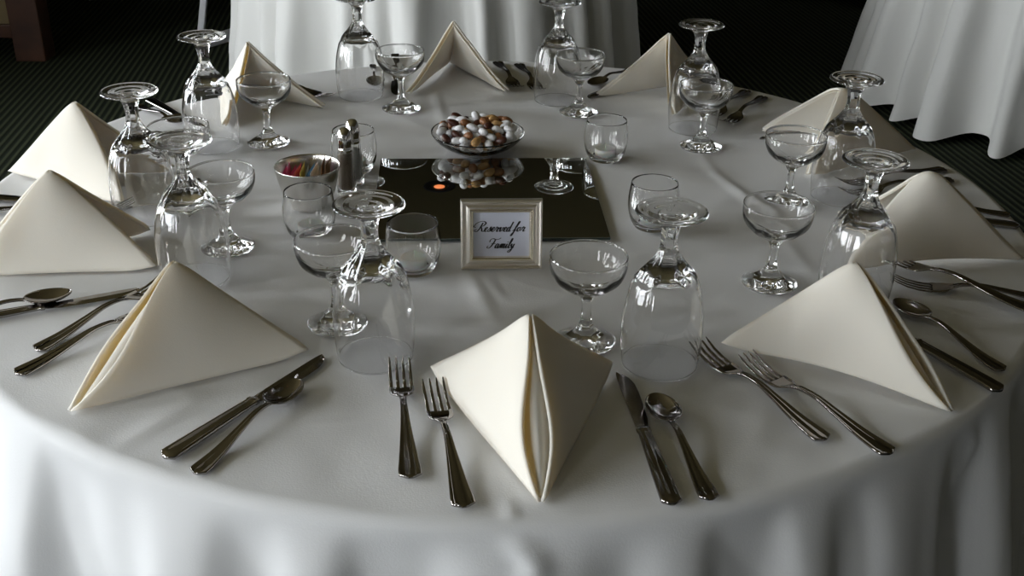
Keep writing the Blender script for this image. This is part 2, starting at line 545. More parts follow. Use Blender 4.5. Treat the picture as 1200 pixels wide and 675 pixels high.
white_chair('white chair whose floor stretcher just shows at the upper left edge', (-2.30, 4.62, 0), math.radians(8), 1)

# ------------------------------------------------------------------ mirror tile
def rot2(x, y, a):
    return (x * math.cos(a) - y * math.sin(a), x * math.sin(a) + y * math.cos(a))
TOPZ = TZ + 0.0022            # resting height over the gently wrinkled cloth
mt_ = thing('mirror_tile', 'square frameless mirror tile lying flat at the table centre', 'mirror', (-0.012, -0.003, TOPZ), math.radians(3.2))
hx, hy = 0.165, 0.157
bevel(obj('tile_body', MB().box(-hx, hx, -hy, hy, 0, 0.0035).mesh('tile_body', 'mirror_edge'), mt_), 0.0008)
obj('mirror_face', MB().box(-hx + 0.001, hx - 0.001, -hy + 0.001, hy - 0.001, 0.0035, 0.0038).mesh('mirror_face', 'mirror'), mt_)

# ------------------------------------------------------------------ glassware prototypes
def facet(n, zlo, zhi, amt, tw=0.0):
    def fn(r, z, th):
        if z < zlo or z > zhi:
            return r
        k = min(1, (z - zlo) / 0.007) * min(1, (zhi - z) / 0.007)
        k = k * k * (3 - 2 * k)
        # flattened panels: polygon-like section
        c = math.cos(((th + tw * z) % (2 * PI / n)) - PI / n)
        poly = math.cos(PI / n) / c
        return r * (1 + amt * k * (poly - 1) / (1 - math.cos(PI / n) + 1e-9) * 0.12)
    return fn

# goblet (upright profile, foot down), later stood on its rim
def smooth_prof(pts, n=5):
    return [(max(0.0, p.x), p.y) for p in catmull([(a, b, 0) for a, b in pts], n)]
g_foot = [(0.0, 0.0066), (0.006, 0.0060), (0.011, 0.0036), (0.0150, 0.0042), (0.021, 0.0024), (0.027, 0.0026), (0.0325, 0.0006), (0.0355, 0.0), (0.0378, 0.0016), (0.0374, 0.0036), (0.031, 0.0056), (0.021, 0.0085), (0.0135, 0.0135), (0.0105, 0.020)]
g_stem = [(0.0105, 0.020), (0.0090, 0.030), (0.0092, 0.040), (0.0110, 0.047), (0.0150, 0.054), (0.0215, 0.062)]
g_bowl = [(0.0215, 0.062), (0.0290, 0.070), (0.0345, 0.080), (0.0395, 0.097), (0.0430, 0.117), (0.0445, 0.137), (0.0444, 0.155), (0.0432, 0.172), (0.0420, 0.1822)]
g_rim = [(0.0420, 0.1822), (0.0421, 0.1832), (0.0413, 0.1840), (0.0405, 0.1832), (0.0407, 0.1824)]
g_in = [(0.0407, 0.1824), (0.0418, 0.172), (0.0430, 0.155), (0.0431, 0.137), (0.0415, 0.117), (0.0378, 0.098), (0.0320, 0.083), (0.0240, 0.0755), (0.0120, 0.0735), (0.0, 0.0732)]
def join(*ps):
    out, cuts = [], []
    for p in ps:
        s = smooth_prof(p)
        out += s if not out else s[1:]
        cuts.append(len(out) - 1)
    return out, cuts
prof, cu = join(g_foot, g_stem, g_bowl, g_rim, g_in)
GH = max(z for _, z in prof)
prof = [(r, GH - z) for r, z in prof][::-1]          # stood upside down on its rim
nr_ = len(prof) - 1
cuts = [(nr_ - cu[0], nr_), (nr_ - cu[1], nr_ - cu[0]), (0, nr_ - cu[1])]
_gf = facet(6, GH - 0.084, GH - 0.0065, 1.0)
def gob_mod(r, z, th):          # hand-pressed glass: panelled stem, faint optic ribs and unevenness in the bowl
    rr = _gf(r, z, th)
    if 0.004 < z < 0.135:
        k = min(1, (z - 0.004) / 0.05)
        rr += k * (0.00028 * math.cos(12 * th) + 0.0006 * noise.noise((math.cos(th) * 2.2, math.sin(th) * 2.2, z * 45)))
    return rr
gob_me = lathe_split(['foot', 'stem', 'bowl'], prof, cuts, 'glass', 72, gob_mod)

c_foot = [(0.0, 0.0040), (0.012, 0.0022), (0.028, 0.0004), (0.0330, 0.0), (0.0350, 0.0014), (0.0345, 0.0034), (0.028, 0.0068), (0.018, 0.0120), (0.0105, 0.0185)]
c_stem = [(0.0105, 0.0185), (0.0070, 0.026), (0.0056, 0.036), (0.0054, 0.046), (0.0066, 0.054), (0.0105, 0.0605)]
c_bowl = [(0.0105, 0.0605), (0.0185, 0.0655), (0.0290, 0.0720), (0.0375, 0.0805), (0.0425, 0.0910), (0.0438, 0.1000), (0.0434, 0.1068)]
c_rim = [(0.0434, 0.1068), (0.0437, 0.1078), (0.0429, 0.1088), (0.0420, 0.1078), (0.0423, 0.1070)]
c_in = [(0.0423, 0.1070), (0.0425, 0.1000), (0.0408, 0.0918), (0.0352, 0.0828), (0.0260, 0.0752), (0.0150, 0.0702), (0.0, 0.0680)]
prof, cu = join(c_foot, c_stem, c_bowl, c_rim, c_in)
nr_ = len(prof) - 1
_cf = facet(6, 0.0065, 0.074, 0.85)
def coup_mod(r, z, th):
    rr = _cf(r, z, th)
    if 0.062 < z < 0.100 and r > 0.012:
        k = min(1, (z - 0.062) / 0.008) * min(1, (0.100 - z) / 0.015)
        rr += k * (0.00035 * math.cos(12 * th) + 0.0007 * noise.noise((math.cos(th) * 2.5, math.sin(th) * 2.5, z * 60)))
    return rr
coup_me = lathe_split(['foot', 'stem', 'bowl'], prof, [(0, cu[0]), (cu[0], cu[1]), (cu[1], nr_)], 'glass', 72, coup_mod)

PLACE = ['front middle', 'front right', 'right edge', 'upper right corner', 'back right', 'back middle', 'back left', 'upper left', 'middle left', 'front left']
GOB = [(0.192, -0.477), (0.449, -0.315), (0.517, 0.021), (0.339, 0.329), (0.106, 0.482), (-0.262, 0.493), (-0.468, 0.202), (-0.491, -0.091), (-0.371, -0.283), (-0.123, -0.471)]
COU = [(0.112, -0.431), (0.354, -0.275), (0.433, -0.012), (0.340, 0.234), (0.143, 0.407), (-0.178, 0.414), (-0.381, 0.222), (-0.455, -0.014), (-0.352, -0.192), (-0.176, -0.398)]
g0 = c0 = None
for i in range(10):
    lb = 'clear glass goblet standing upside down at the %s place' % PLACE[i]
    loc = (*GOB[i], TOPZ)
    if g0 is None:
        g0 = thing('goblet', lb, 'goblet', loc, 0, 'upside-down goblets')
        for me in gob_me: obj(me.name, me, g0)
    else:
        dup(g0, lb, loc, 0.37 * i)
    lb = 'shallow stemmed glass coupe standing upright at the %s place' % PLACE[i]
    loc = (*COU[i], TOPZ)
    if c0 is None:
        c0 = thing('coupe_glass', lb, 'glass', loc, 0, 'upright coupe glasses')
        for me in coup_me: obj(me.name.split('.')[0], me, c0)
    else:
        dup(c0, lb, loc, 0.53 * i)

# ------------------------------------------------------------------ votive glasses and tealights
v_out = [(0.0, 0.002), (0.016, 0.0015), (0.0225, 0.0), (0.0262, 0.003), (0.0315, 0.013), (0.0352, 0.028), (0.0356, 0.042), (0.0340, 0.056), (0.0326, 0.0655)]
v_rim = [(0.0326, 0.0655), (0.0319, 0.0668), (0.0311, 0.0656)]
v_in = [(0.0311, 0.0656), (0.0324, 0.056), (0.0338, 0.042), (0.0333, 0.028), (0.0295, 0.015), (0.0230, 0.0070), (0.012, 0.0055), (0.0, 0.0055)]
prof, cu = join(v_out, v_rim, v_in)
vot_me = lathe_mesh('votive_glass', prof, 'glass', 56)
VOT = [(-0.2485, -0.1515, 'left of the upturned goblet, before the metal sugar bowl'), (-0.099, -0.252, 'beside the left of the reserved sign'),
       (-0.221, 0.100, 'behind the salt and pepper shakers'), (0.175, 0.169, 'to the right of the almond dish'), (0.223, -0.101, 'right of the mirror tile, behind an upturned goblet')]
wax_me = lathe_mesh('wax', [(0, 0.0125), (0.004, 0.0128), (0.0150, 0.0125), (0.0172, 0.0135), (0.0172, 0.0008), (0, 0.0008)][::-1], 'wax', 40)
cup_me = lathe_mesh('cup', [(0, 0.0), (0.0176, 0.0), (0.0178, 0.0002), (0.0178, 0.0145), (0.0184, 0.0149), (0.0184, 0.0145), (0.0181, 0.0), ], 'wax', 40)
wick_me = MB().box(-0.0007, 0.0007, -0.0007, 0.0007, 0.0125, 0.0225).mesh('wick', 'wick')
t0 = v0 = None
for (x, y, ds) in VOT:
    lb = 'round clear votive glass ' + ds
    lt = 'white tealight candle in the votive ' + ds
    if v0 is None:
        v0 = thing('votive_glass', lb, 'candle holder', (x, y, TOPZ), 0, 'votive glasses', vot_me)
        t0 = thing('tealight_candle', lt, 'candle', (x, y, TOPZ + 0.0058), 0, 'tealights in the votives')
        obj('wick', wick_me, obj('wax', wax_me, t0))
    else:
        dup(v0, lb, (x, y, TOPZ)); dup(t0, lt, (x, y, TOPZ + 0.0058))

# ------------------------------------------------------------------ sugar bowl with packets
sx, sy = -0.268, -0.045
sb_prof, _ = join([(0, 0.004), (0.024, 0.003), (0.0275, 0.0), (0.0305, 0.002), (0.0360, 0.018), (0.0420, 0.040), (0.0450, 0.056), (0.0466, 0.0615)],
                  [(0.0466, 0.0615), (0.0462, 0.0628), (0.0454, 0.0618)], [(0.0454, 0.0618), (0.0438, 0.056), (0.0408, 0.040), (0.0348, 0.019), (0.028, 0.006), (0.0, 0.0055)])
thing('sugar_bowl', 'round silver metal bowl holding sugar and sweetener packets', 'bowl', (sx, sy, TOPZ), 0, None, lathe_mesh('sugar_bowl', sb_prof, 'silver', 56))
PK = [('pk_pink', 'pink', -0.030), ('pk_pink', 'pink', -0.0245), ('pk_pink', 'pink', -0.019), ('pk_pink', 'pink', -0.0135), ('pk_yellow', 'yellow', -0.007), ('pk_white', 'white', -0.002),
      ('pk_blue', 'blue', 0.004), ('pk_white', 'white', 0.010), ('pk_white', 'white', 0.015), ('pk_brown', 'brown', 0.022), ('pk_brown', 'brown', 0.0275)]
def packet(mat, w, h, seed):
    rnd = random.Random(seed)
    nx, nz = 6, 8
    V, F = [], []
    for s in (-1, 1):
        for j in range(nz + 1):
            for i in range(nx + 1):
                u, v = i / nx, j / nz
                th = 0.0003 + 0.0016 * math.sin(PI * u) ** 0.7 * math.sin(PI * v) ** 0.7
                V.append((s * th + 0.0012 * math.sin(3 * v + seed), (u - 0.5) * w, v * h))
    n = (nx + 1) * (nz + 1)
    for j in range(nz):
        for i in range(nx):
            a = j * (nx + 1) + i
            F.append((a, a + nx + 1, a + nx + 2, a + 1))
            F.append((n + a, n + a + 1, n + a + nx + 2, n + a + nx + 1))
    for i in range(nx):
        F.append((i, i + 1, n + i + 1, n + i)); b = nz * (nx + 1) + i
        F.append((b, n + b, n + b + 1, b + 1))
    for j in range(nz):
        a = j * (nx + 1); F.append((a, n + a, n + a + nx + 1, a + nx + 1))
        b = a + nx; F.append((b, b + nx + 1, n + b + nx + 1, n + b))
    return mesh('packet', V, F, mat)
pkl = {'pink': 'pink sweetener packet on edge at the left of the sugar bowl', 'yellow': 'yellow sweetener packet standing in the middle of the sugar bowl',
       'white': 'white sugar packet standing in the sugar bowl', 'blue': 'dark blue sweetener packet standing between white packets', 'brown': 'brown raw sugar packet at the right of the sugar bowl'}
ORD = {'pink': ['leftmost pink sweetener packet on edge in the sugar bowl', 'second pink sweetener packet from the left in the sugar bowl', 'third pink sweetener packet from the left in the sugar bowl', 'pink sweetener packet next to the yellow one in the sugar bowl'],
       'white': ['white sugar packet between the yellow and blue packets', 'white sugar packet just right of the blue packet', 'white sugar packet next to the brown packets'],
       'brown': ['tall brown raw sugar packet next to the white packets', 'tall brown raw sugar packet, rightmost in the sugar bowl']}
for k, (mt, cn, dx) in enumerate(PK):
    w = 2 * math.sqrt(max(0.0, 0.0385 ** 2 - (abs(dx) + 0.004) ** 2)) * 0.82
    o = thing('sugar_packet', ORD[cn].pop(0) if cn in ORD else pkl[cn], 'packet', (sx + dx * 0.92, sy, TOPZ + 0.0105), 0.0, cn + ' packets in the sugar bowl',
              packet(mt, min(0.05, max(0.022, w)), 0.046 + (0.014 if cn == 'brown' else 0.003 * math.sin(k * 2.1)), k))
    o.rotation_euler = (0, 0.10 * dx / 0.03, 0.09 * math.sin(k * 1.7))

# ------------------------------------------------------------------ shakers
sh_body, _ = join([(0, 0.003), (0.010, 0.002), (0.0125, 0.0), (0.0142, 0.002), (0.0140, 0.012), (0.0122, 0.045), (0.0108, 0.066), (0.0106, 0.071)],
                  [(0.0106, 0.071), (0.0100, 0.072), (0.0094, 0.071)], [(0.0094, 0.071), (0.0106, 0.045), (0.0122, 0.012), (0.0100, 0.007), (0, 0.0065)])
cap_prof = smooth_prof([(0.0112, 0.066), (0.0116, 0.070), (0.0108, 0.0735), (0.0112, 0.078), (0.0114, 0.086), (0.0098, 0.094), (0.0060, 0.1005), (0.0, 0.1025)], 5)
sh_me = lathe_mesh('body', sh_body, 'glass', 40, facet(8, 0.004, 0.068, 0.8))
cap_me = lathe_mesh('cap', cap_prof, 'chrome', 40)
for nm, x, y, mat, lb, fill in (('pepper_shaker', -0.2205, 0.006, 'pepper', 'slim pepper shaker with bullet-shaped chrome cap, the nearer of two', 0.062),
                                ('salt_shaker', -0.214, 0.045, 'salt', 'slim glass salt shaker with chrome cap, behind the pepper shaker', 0.055)):
    s = thing(nm, lb, 'shaker', (x, y, TOPZ), 0.2, 'salt and pepper shakers')
    obj('body', sh_me, s); obj('cap', cap_me, s)
    fr = 0.0106 + (0.045 - fill) * 0.00007 * 1000 * 0.6
    obj('contents', lathe_mesh('contents', [(0, 0.0073), (0.0097, 0.0078), (0.0117, 0.0125), (0.01055, 0.043), (0.0098, fill), (0, fill + 0.001)], mat, 32), s)

# ------------------------------------------------------------------ dish of almonds
dx_, dy_ = -0.032, 0.1925
d_prof, _ = join([(0, 0.0035), (0.026, 0.0025), (0.030, 0.0), (0.0335, 0.002), (0.040, 0.0055), (0.052, 0.0115), (0.064, 0.0195), (0.0725, 0.0285), (0.0762, 0.0345)],
                 [(0.0762, 0.0345), (0.0758, 0.0362), (0.0745, 0.0350)], [(0.0745, 0.0350), (0.0705, 0.0295), (0.062, 0.0215), (0.050, 0.0140), (0.036, 0.0080), (0.018, 0.0060), (0, 0.0058)])
thing('glass_dish', 'shallow clear glass dish heaped with white and brown almonds', 'dish', (dx_, dy_, TOPZ), 0, None, lathe_mesh('glass_dish', d_prof, 'glass', 64))
def almond(seed):
    rnd = random.Random(seed)
    V, F = [], []
    nu, nv = 10, 7
    V.append((-1, 0, 0))
    for j in range(1, nv):
        a = PI * j / nv
        x = -math.cos(a)
        r = math.sin(a) ** 0.85 * (1 - 0.18 * x)
        for i in range(nu):
            t = 2 * PI * i / nu
            V.append((x, r * math.cos(t), r * math.sin(t)))
    V.append((1, 0, 0))
    for i in range(nu):
        F.append((0, 1 + i, 1 + (i + 1) % nu)[::-1])
    for j in range(nv - 2):
        for i in range(nu):
            a = 1 + j * nu + i; b = 1 + j * nu + (i + 1) % nu
            F.append((a, a + nu, b + nu, b)[::-1])
    L = len(V) - 1
    for i in range(nu):
        F.append((L, 1 + (nv - 2) * nu + (i + 1) % nu, 1 + (nv - 2) * nu + i)[::-1])
    sc = (0.0105, 0.0070, 0.0060)
    return [(x * sc[0], y * sc[1], z * sc[2]) for x, y, z in V], F
AM = {}
for c in ('white', 'brown', 'tan', 'dark'):
    v, f = almond(1)
    AM[c] = mesh('almond_' + c, v, f, 'alm_' + c)
rnd = random.Random(8)
pts = []
def dish_z(r):
    zs = [(0, 0.0058), (0.018, 0.006), (0.036, 0.008), (0.05, 0.014), (0.062, 0.0215), (0.0705, 0.0295), (0.08, 0.04)]
    for (r0, z0), (r1, z1) in zip(zs, zs[1:]):
        if r <= r1:
            return z0 + (z1 - z0) * (r - r0) / (r1 - r0)
    return zs[-1][1]
ALB = {'white': ('sugared_almond', 'white sugar-coated almond in the glass dish', 'almond'), 'brown': ('roasted_nut', 'brown roasted nut in the glass dish', 'nut'),
       'tan': ('roasted_nut', 'pale tan nut in the glass dish', 'nut'), 'dark': ('sugared_almond', 'dark brown coated almond in the glass dish', 'almond')}
for layer in range(4):
    tries = 0
    while tries < 900:
        tries += 1
        rmax = (0.056, 0.065, 0.063, 0.048)[layer]
        r = rmax * math.sqrt(rnd.random()); a = rnd.uniform(0, 2 * PI)
        x, y = r * math.cos(a), r * math.sin(a)
        z = dish_z(r + 0.006) + 0.0075 if layer == 0 else None
        if layer > 0:
            # rest on what lies below
            zb = dish_z(r + 0.006) + 0.0075
            for (px, py, pz) in pts:
                d2 = (px - x) ** 2 + (py - y) ** 2
                if d2 < 0.0145 ** 2:
                    zb = max(zb, pz + math.sqrt(0.0145 ** 2 - d2) * 0.9)
            if zb > 0.016 + 0.0125 * layer + 0.003 or zb > 0.048:
                continue
            z = zb
        if any((px - x) ** 2 + (py - y) ** 2 + ((pz - z) * 1.15) ** 2 < 0.0142 ** 2 for px, py, pz in pts):
            continue
        pts.append((x, y, z))
for (x, y, z) in pts:
    c = rnd.choices(['white', 'brown', 'tan', 'dark'], [0.50, 0.24, 0.14, 0.12])[0]
    nm, lb, cat = ALB[c]
    o = thing(nm, lb, cat, (dx_ + x, dy_ + y, TOPZ + z), 0, c + ' almonds and nuts in the dish', AM[c])
    o.rotation_euler = (rnd.uniform(-0.5, 0.5), rnd.uniform(-0.45, 0.45), rnd.uniform(0, 6.28))

# ------------------------------------------------------------------ "Reserved for Family" frame
fw, fh, lean = 0.1045, 0.0915, math.radians(9)
fa = math.atan2(0.006, 0.105)
fr = thing('table_sign', 'silver framed sign reading Reserved for Family, standing before the mirror', 'sign', (0.0135, -0.2465, TOPZ + 0.0005), fa)
def local(p):            # x right, y up the face, z out of the face (towards viewer) -> upright leaning frame
    x, y, z = p
    return (x, -z * math.cos(lean) + y * math.sin(lean), y * math.cos(lean) + z * math.sin(lean))
def ringmesh(name, steps, mat):
    """steps: list of (inset, z) nested rectangles, joined into a moulding"""
    V, F = [], []
    for ins, z in steps:
        for sxx, syy in ((-1, 0), (1, 0), (1, 1), (-1, 1)):
            x = sxx * (fw / 2 - ins)
            y = ins if syy == 0 else fh - ins
            V.append(local((x, y, z)))
    for i in range(len(steps) - 1):
        for k in range(4):
            a, b = i * 4 + k, i * 4 + (k + 1) % 4
            F.append((a, b, b + 4, a + 4))
    return mesh(name, V, F, mat, False)
obj('moulding', ringmesh('moulding', [(0.0, -0.008), (0.0, 0.001), (0.0008, 0.0024), (0.0022, 0.003), (0.0036, 0.0022), (0.0044, 0.0006), (0.0068, 0.0004), (0.0095, 0.0022), (0.0118, 0.0026)], 'frame'), fr)
obj('inner_bead', ringmesh('inner_bead', [(0.0118, 0.0026), (0.0126, 0.0036), (0.0142, 0.0038), (0.0156, 0.0030), (0.0164, 0.0004), (0.0168, -0.0015)], 'frame2'), fr)
def plate(name, ins, z0, z1, mat):
    mb = MB(); x = fw / 2 - ins
    vs = [local((sxx * x, yy, z)) for z in (z0, z1) for sxx, yy in ((-1, ins), (1, ins), (1, fh - ins), (-1, fh - ins))]
    mb.add(vs, [(0, 3, 2, 1), (4, 5, 6, 7), (0, 1, 5, 4), (1, 2, 6, 5), (2, 3, 7, 6), (3, 0, 4, 7)])
    return mb.mesh(name, mat)
obj('back_board', plate('back_board', 0.001, -0.008, -0.0035, 'can'), fr)
card_ = obj('card', plate('card', 0.0160, -0.0030, -0.0014, 'card'), fr)
eas = MB().bar(local((0, 0.062, -0.008)), (0, 0.045, 0.002), 0.022, 0.0025)
obj('easel_leg', eas.mesh('easel_leg', 'can'), fr)

LET = {
 'R': ([[(.92, 2.0), (.84, 1.3), (.66, .45), (.35, .0), (.02, .12), (.02, .45), (.3, .5)], [(-.05, .95), (-.42, 1.15), (-.3, 1.8), (.3, 2.25), (1.0, 2.35), (1.5, 1.95), (1.3, 1.4), (.82, 1.15)], [(.82, 1.15), (1.1, .7), (1.32, .15), (1.62, .05), (1.8, .25)]], 1.72),
 'F': ([[(.95, 1.9), (.84, 1.2), (.62, .4), (.25, .0), (-.1, .2), (.05, .55)], [(.05, 1.35), (.05, 1.9), (.45, 2.2), (1.0, 1.98), (1.55, 2.08), (1.85, 2.35)], [(.45, 1.02), (.9, 1.1), (1.25, 1.0)]], 1.38),
 'e': ([[(-.15, .1), (.2, .4), (.45, .8), (.3, 1.02), (.1, .75), (.1, .3), (.3, .0), (.62, .2)]], .60),
 's': ([[(-.1, .1), (.25, .6), (.4, 1.1), (.48, .7), (.5, .25), (.25, .0), (.05, .15)], [(.45, .1), (.72, .2)]], .70),
 'r': ([[(-.1, .1), (.15, .7), (.22, 1.08), (.36, .88), (.55, .9), (.52, .6), (.44, .25), (.56, .0), (.82, .2)]], .78),
 'v': ([[(-.05, .5), (.1, .95), (.24, .85), (.24, .3), (.38, .0), (.6, .4), (.64, .92), (.74, .8), (.95, .88)]], .85),
 'd': ([[(.52, .85), (.3, 1.0), (.08, .6), (.1, .1), (.3, .02), (.5, .4)], [(.66, 2.2), (.55, 1.0), (.5, .3), (.6, .0), (.85, .2)]], .85),
 'f': ([[(-.1, .1), (.3, .8), (.62, 1.9), (.58, 2.3), (.42, 2.0), (.28, .8), (.15, -.5), (.02, -1.0), (-.15, -.85), (.1, -.2), (.5, .3)], [(.05, 1.0), (.6, 1.02)]], .62),
 'o': ([[(.42, .95), (.15, .8), (.08, .3), (.25, .0), (.5, .25), (.5, .75), (.38, .97), (.5, .8), (.85, .88)]], .78),
 'a': ([[(.5, .9), (.25, 1.0), (.05, .5), (.15, .03), (.38, .2), (.52, .9)], [(.54, .98), (.48, .3), (.6, .0), (.85, .2)]], .80),
 'm': ([[(-.1, .1), (.12, .8), (.25, .97), (.25, .5), (.2, .0)], [(.22, .4), (.45, .95), (.55, .85), (.5, .0)], [(.52, .4), (.78, .95), (.88, .8), (.82, .15), (.95, .0), (1.15, .2)]], 1.10),
 'i': ([[(-.05, .1), (.18, .97), (.15, .3), (.25, .0), (.5, .2)], [(.22, 1.45), (.2, 1.3)]], .46),
 'l': ([[(-.05, .1), (.33, 1.2), (.42, 2.0), (.3, 2.2), (.2, 1.6), (.15, .4), (.28, .0), (.5, .2)]], .46),
 'y': ([[(-.05, .5), (.1, .97), (.2, .5), (.32, .08), (.5, .4), (.6, .97)], [(.6, .97), (.5, .1), (.35, -.7), (.1, -1.0), (-.1, -.8), (.25, -.3), (.75, .15)]], .75),
 ' ': ([], .42),
}
def script(name, text, cx, base, size, sx_):
    V, F = [], []
    wid = sum(LET[c][1] for c in text)
    x0 = -wid / 2
    for c in text:
        strokes, adv = LET[c]
        for st in strokes:
            P = catmull([(px, py, 0) for px, py in st], 7)
            off = len(V)
            for i, p in enumerate(P):
                a, b = P[max(0, i - 1)], P[min(len(P) - 1, i + 1)]
                t = (b - a); t.normalize()
                hw = 0.06 + 0.085 * max(0.0, abs(t.y)) ** 1.6 * (1.0 if t.y < 0 else 0.35)
                n = Vector((-t.y, t.x, 0))
                for s in (-1, 1):
                    q = p + n * (hw * s)
                    xx = (x0 + q.x) * sx_ + 0.40 * q.y * size
                    V.append(local((cx + xx, base + q.y * size, -0.0012)))
            for i in range(len(P) - 1):
                k = off + 2 * i
                F.append((k, k + 1, k + 3, k + 2))
        x0 += adv
    return mesh(name, V, F, 'ink', False)
obj('lettering', script('lettering', 'Reserved for', -0.0025, 0.0495, 0.0058, 0.0069), card_)['label'] = 'black script lettering Reserved for'
obj('lettering', script('lettering', 'Family', -0.0015, 0.0275, 0.0058, 0.0069), card_)['label'] = 'black script lettering Family'

# ------------------------------------------------------------------ cutlery prototypes (handle end at x = 0, tip towards +x)
def strip(st, sect, cap=True):
    """st: (x, zc, halfwidth, thickness); sect: list of (u in -1..1, v in 0..1) round the section"""
    V, F = [], []
    n = len(sect)
    for (x, zc, hw, th) in st:
        for (u, v) in sect:
            V.append((x, u * hw, zc + v * th))
    for i in range(len(st) - 1):
        for k in range(n):
            k2 = (k + 1) % n
            F.append((i * n + k, i * n + k2, (i + 1) * n + k2, (i + 1) * n + k))
    if cap:
        F.append(tuple(range(n))[::-1]); F.append(tuple((len(st) - 1) * n + k for k in range(n)))
    return V, F
HANDLE = [(-1, 0.3), (-0.85, 0), (0.85, 0), (1, 0.3), (0.97, 0.85), (0.82, 1.0), (0.66, 0.55), (0.3, 0.72), (0, 0.80), (-0.3, 0.72), (-0.66, 0.55), (-0.82, 1.0), (-0.97, 0.85)]
ROUND = [(math.cos(a), 0.5 + 0.5 * math.sin(a)) for a in [2 * PI * k / 12 for k in range(12)]][::-1]
def smst(pts, n=4):
    A = catmull([(p[0], p[1], p[2]) for p in pts], n); B = catmull([(p[3], 0, 0) for p in pts], n)
    return [(a.x, a.y, max(a.z, 0.0004), b.x) for a, b in zip(A, B)]
def handle_end(L0, w):
    return [(0.0, 0.0010, w * 0.22, 0.0026), (0.0012, 0.0008, w * 0.46, 0.0032), (0.0044, 0.0006, w * 0.97, 0.0034), (0.0056, 0.0006, w, 0.0034), (0.012, 0.0006, w, 0.0034)]

def make_fork():
    h = handle_end(0, 0.0112) + smst([(0.013, 0.0006, 0.0112, 0.0034), (0.040, 0.0022, 0.0086, 0.0032), (0.075, 0.0070, 0.0055, 0.0030), (0.100, 0.0104, 0.0040, 0.0030), (0.122, 0.0092, 0.0036, 0.0030), (0.134, 0.0060, 0.0046, 0.0028)])
    V, F = strip(h, HANDLE)
    hm = mesh('handle', V, F, 'steel')
    mb = MB()
    hd = smst([(0.133, 0.0062, 0.0046, 0.0026), (0.139, 0.0040, 0.0085, 0.0022), (0.145, 0.0024, 0.0122, 0.0020), (0.152, 0.0014, 0.0131, 0.0019), (0.160, 0.0012, 0.0131, 0.0019)])
    sec = [(-1, 0.55), (-0.6, 0.1), (0, 0.0), (0.6, 0.1), (1, 0.55), (1, 1.25), (0.6, 0.85), (0, 0.75), (-0.6, 0.85), (-1, 1.25)]
    mb.add(*strip(hd, sec))
    tines = []
    for k in range(4):
        y0 = (-1.5 + k) * 0.0072
        cs = [(0.1595, 0.0012, 0.0022, 0.0019), (0.175, 0.0018, 0.00195, 0.0018), (0.190, 0.0048, 0.0017, 0.0016), (0.202, 0.0094, 0.0013, 0.0013), (0.2075, 0.0122, 0.0006, 0.0009)]
        v, f = strip(cs, [(-1, 0.2), (-0.6, 0), (0.6, 0), (1, 0.2), (1, 0.8), (0.6, 1), (-0.6, 1), (-1, 0.8)])
        tines.append(mesh('tine', [(x, y + y0, z) for (x, y, z) in v], f, 'steel'))
    return [hm, (mb.mesh('head', 'steel', True), tines)]

def make_knife():
    h = [(0.0, 0.0016, 0.0028, 0.0036), (0.0012, 0.0010, 0.0050, 0.0050), (0.0044, 0.0002, 0.0098, 0.0066), (0.0056, 0.0, 0.0102, 0.0070)] + smst([(0.010, 0.0, 0.0102, 0.0072), (0.045, 0.0, 0.0092, 0.0072), (0.090, 0.0004, 0.0076, 0.0066), (0.116, 0.0010, 0.0068, 0.0056)])
    h += [(0.1165, 0.0006, 0.0078, 0.0064), (0.121, 0.0006, 0.0078, 0.0062), (0.1215, 0.0012, 0.0066, 0.0048), (0.125, 0.0018, 0.0060, 0.0030)]
    V, F = strip(h, [(-1, 0.5), (-0.88, 0.18), (-0.5, 0.02), (0.5, 0.02), (0.88, 0.18), (1, 0.5), (0.88, 0.82), (0.74, 0.86), (0.62, 0.80), (0.3, 0.95), (-0.3, 0.95), (-0.62, 0.80), (-0.74, 0.86), (-0.88, 0.82)])
    hm = mesh('handle', V, F, 'steel')
    # blade: straight back at +y, bellied edge at -y, rounded tip
    st = [(0.124, -0.0055, 0.0058), (0.130, -0.0072, 0.0062), (0.140, -0.0092, 0.0064), (0.165, -0.0106, 0.0066), (0.190, -0.0112, 0.0068), (0.208, -0.0104, 0.0068), (0.220, -0.0072, 0.0066), (0.228, -0.0020, 0.0060), (0.2315, 0.0034, 0.0052)]
    V, F = [], []
    for (x, a, b) in st:
        V += [(x, a, 0.0021), (x, (a + b) / 2, 0.0008), (x, b, 0.0012), (x, b, 0.0032), (x, (a + b) / 2, 0.0034)]
    n = 5
    for i in range(len(st) - 1):
        for k in range(n):
            k2 = (k + 1) % n
            F.append((i * n + k, i * n + k2, (i + 1) * n + k2, (i + 1) * n + k))
    F.append(tuple(range(n))[::-1]); F.append(tuple((len(st) - 1) * n + k for k in range(n)))
    return [hm, mesh('blade', V, F, 'steel', False)]

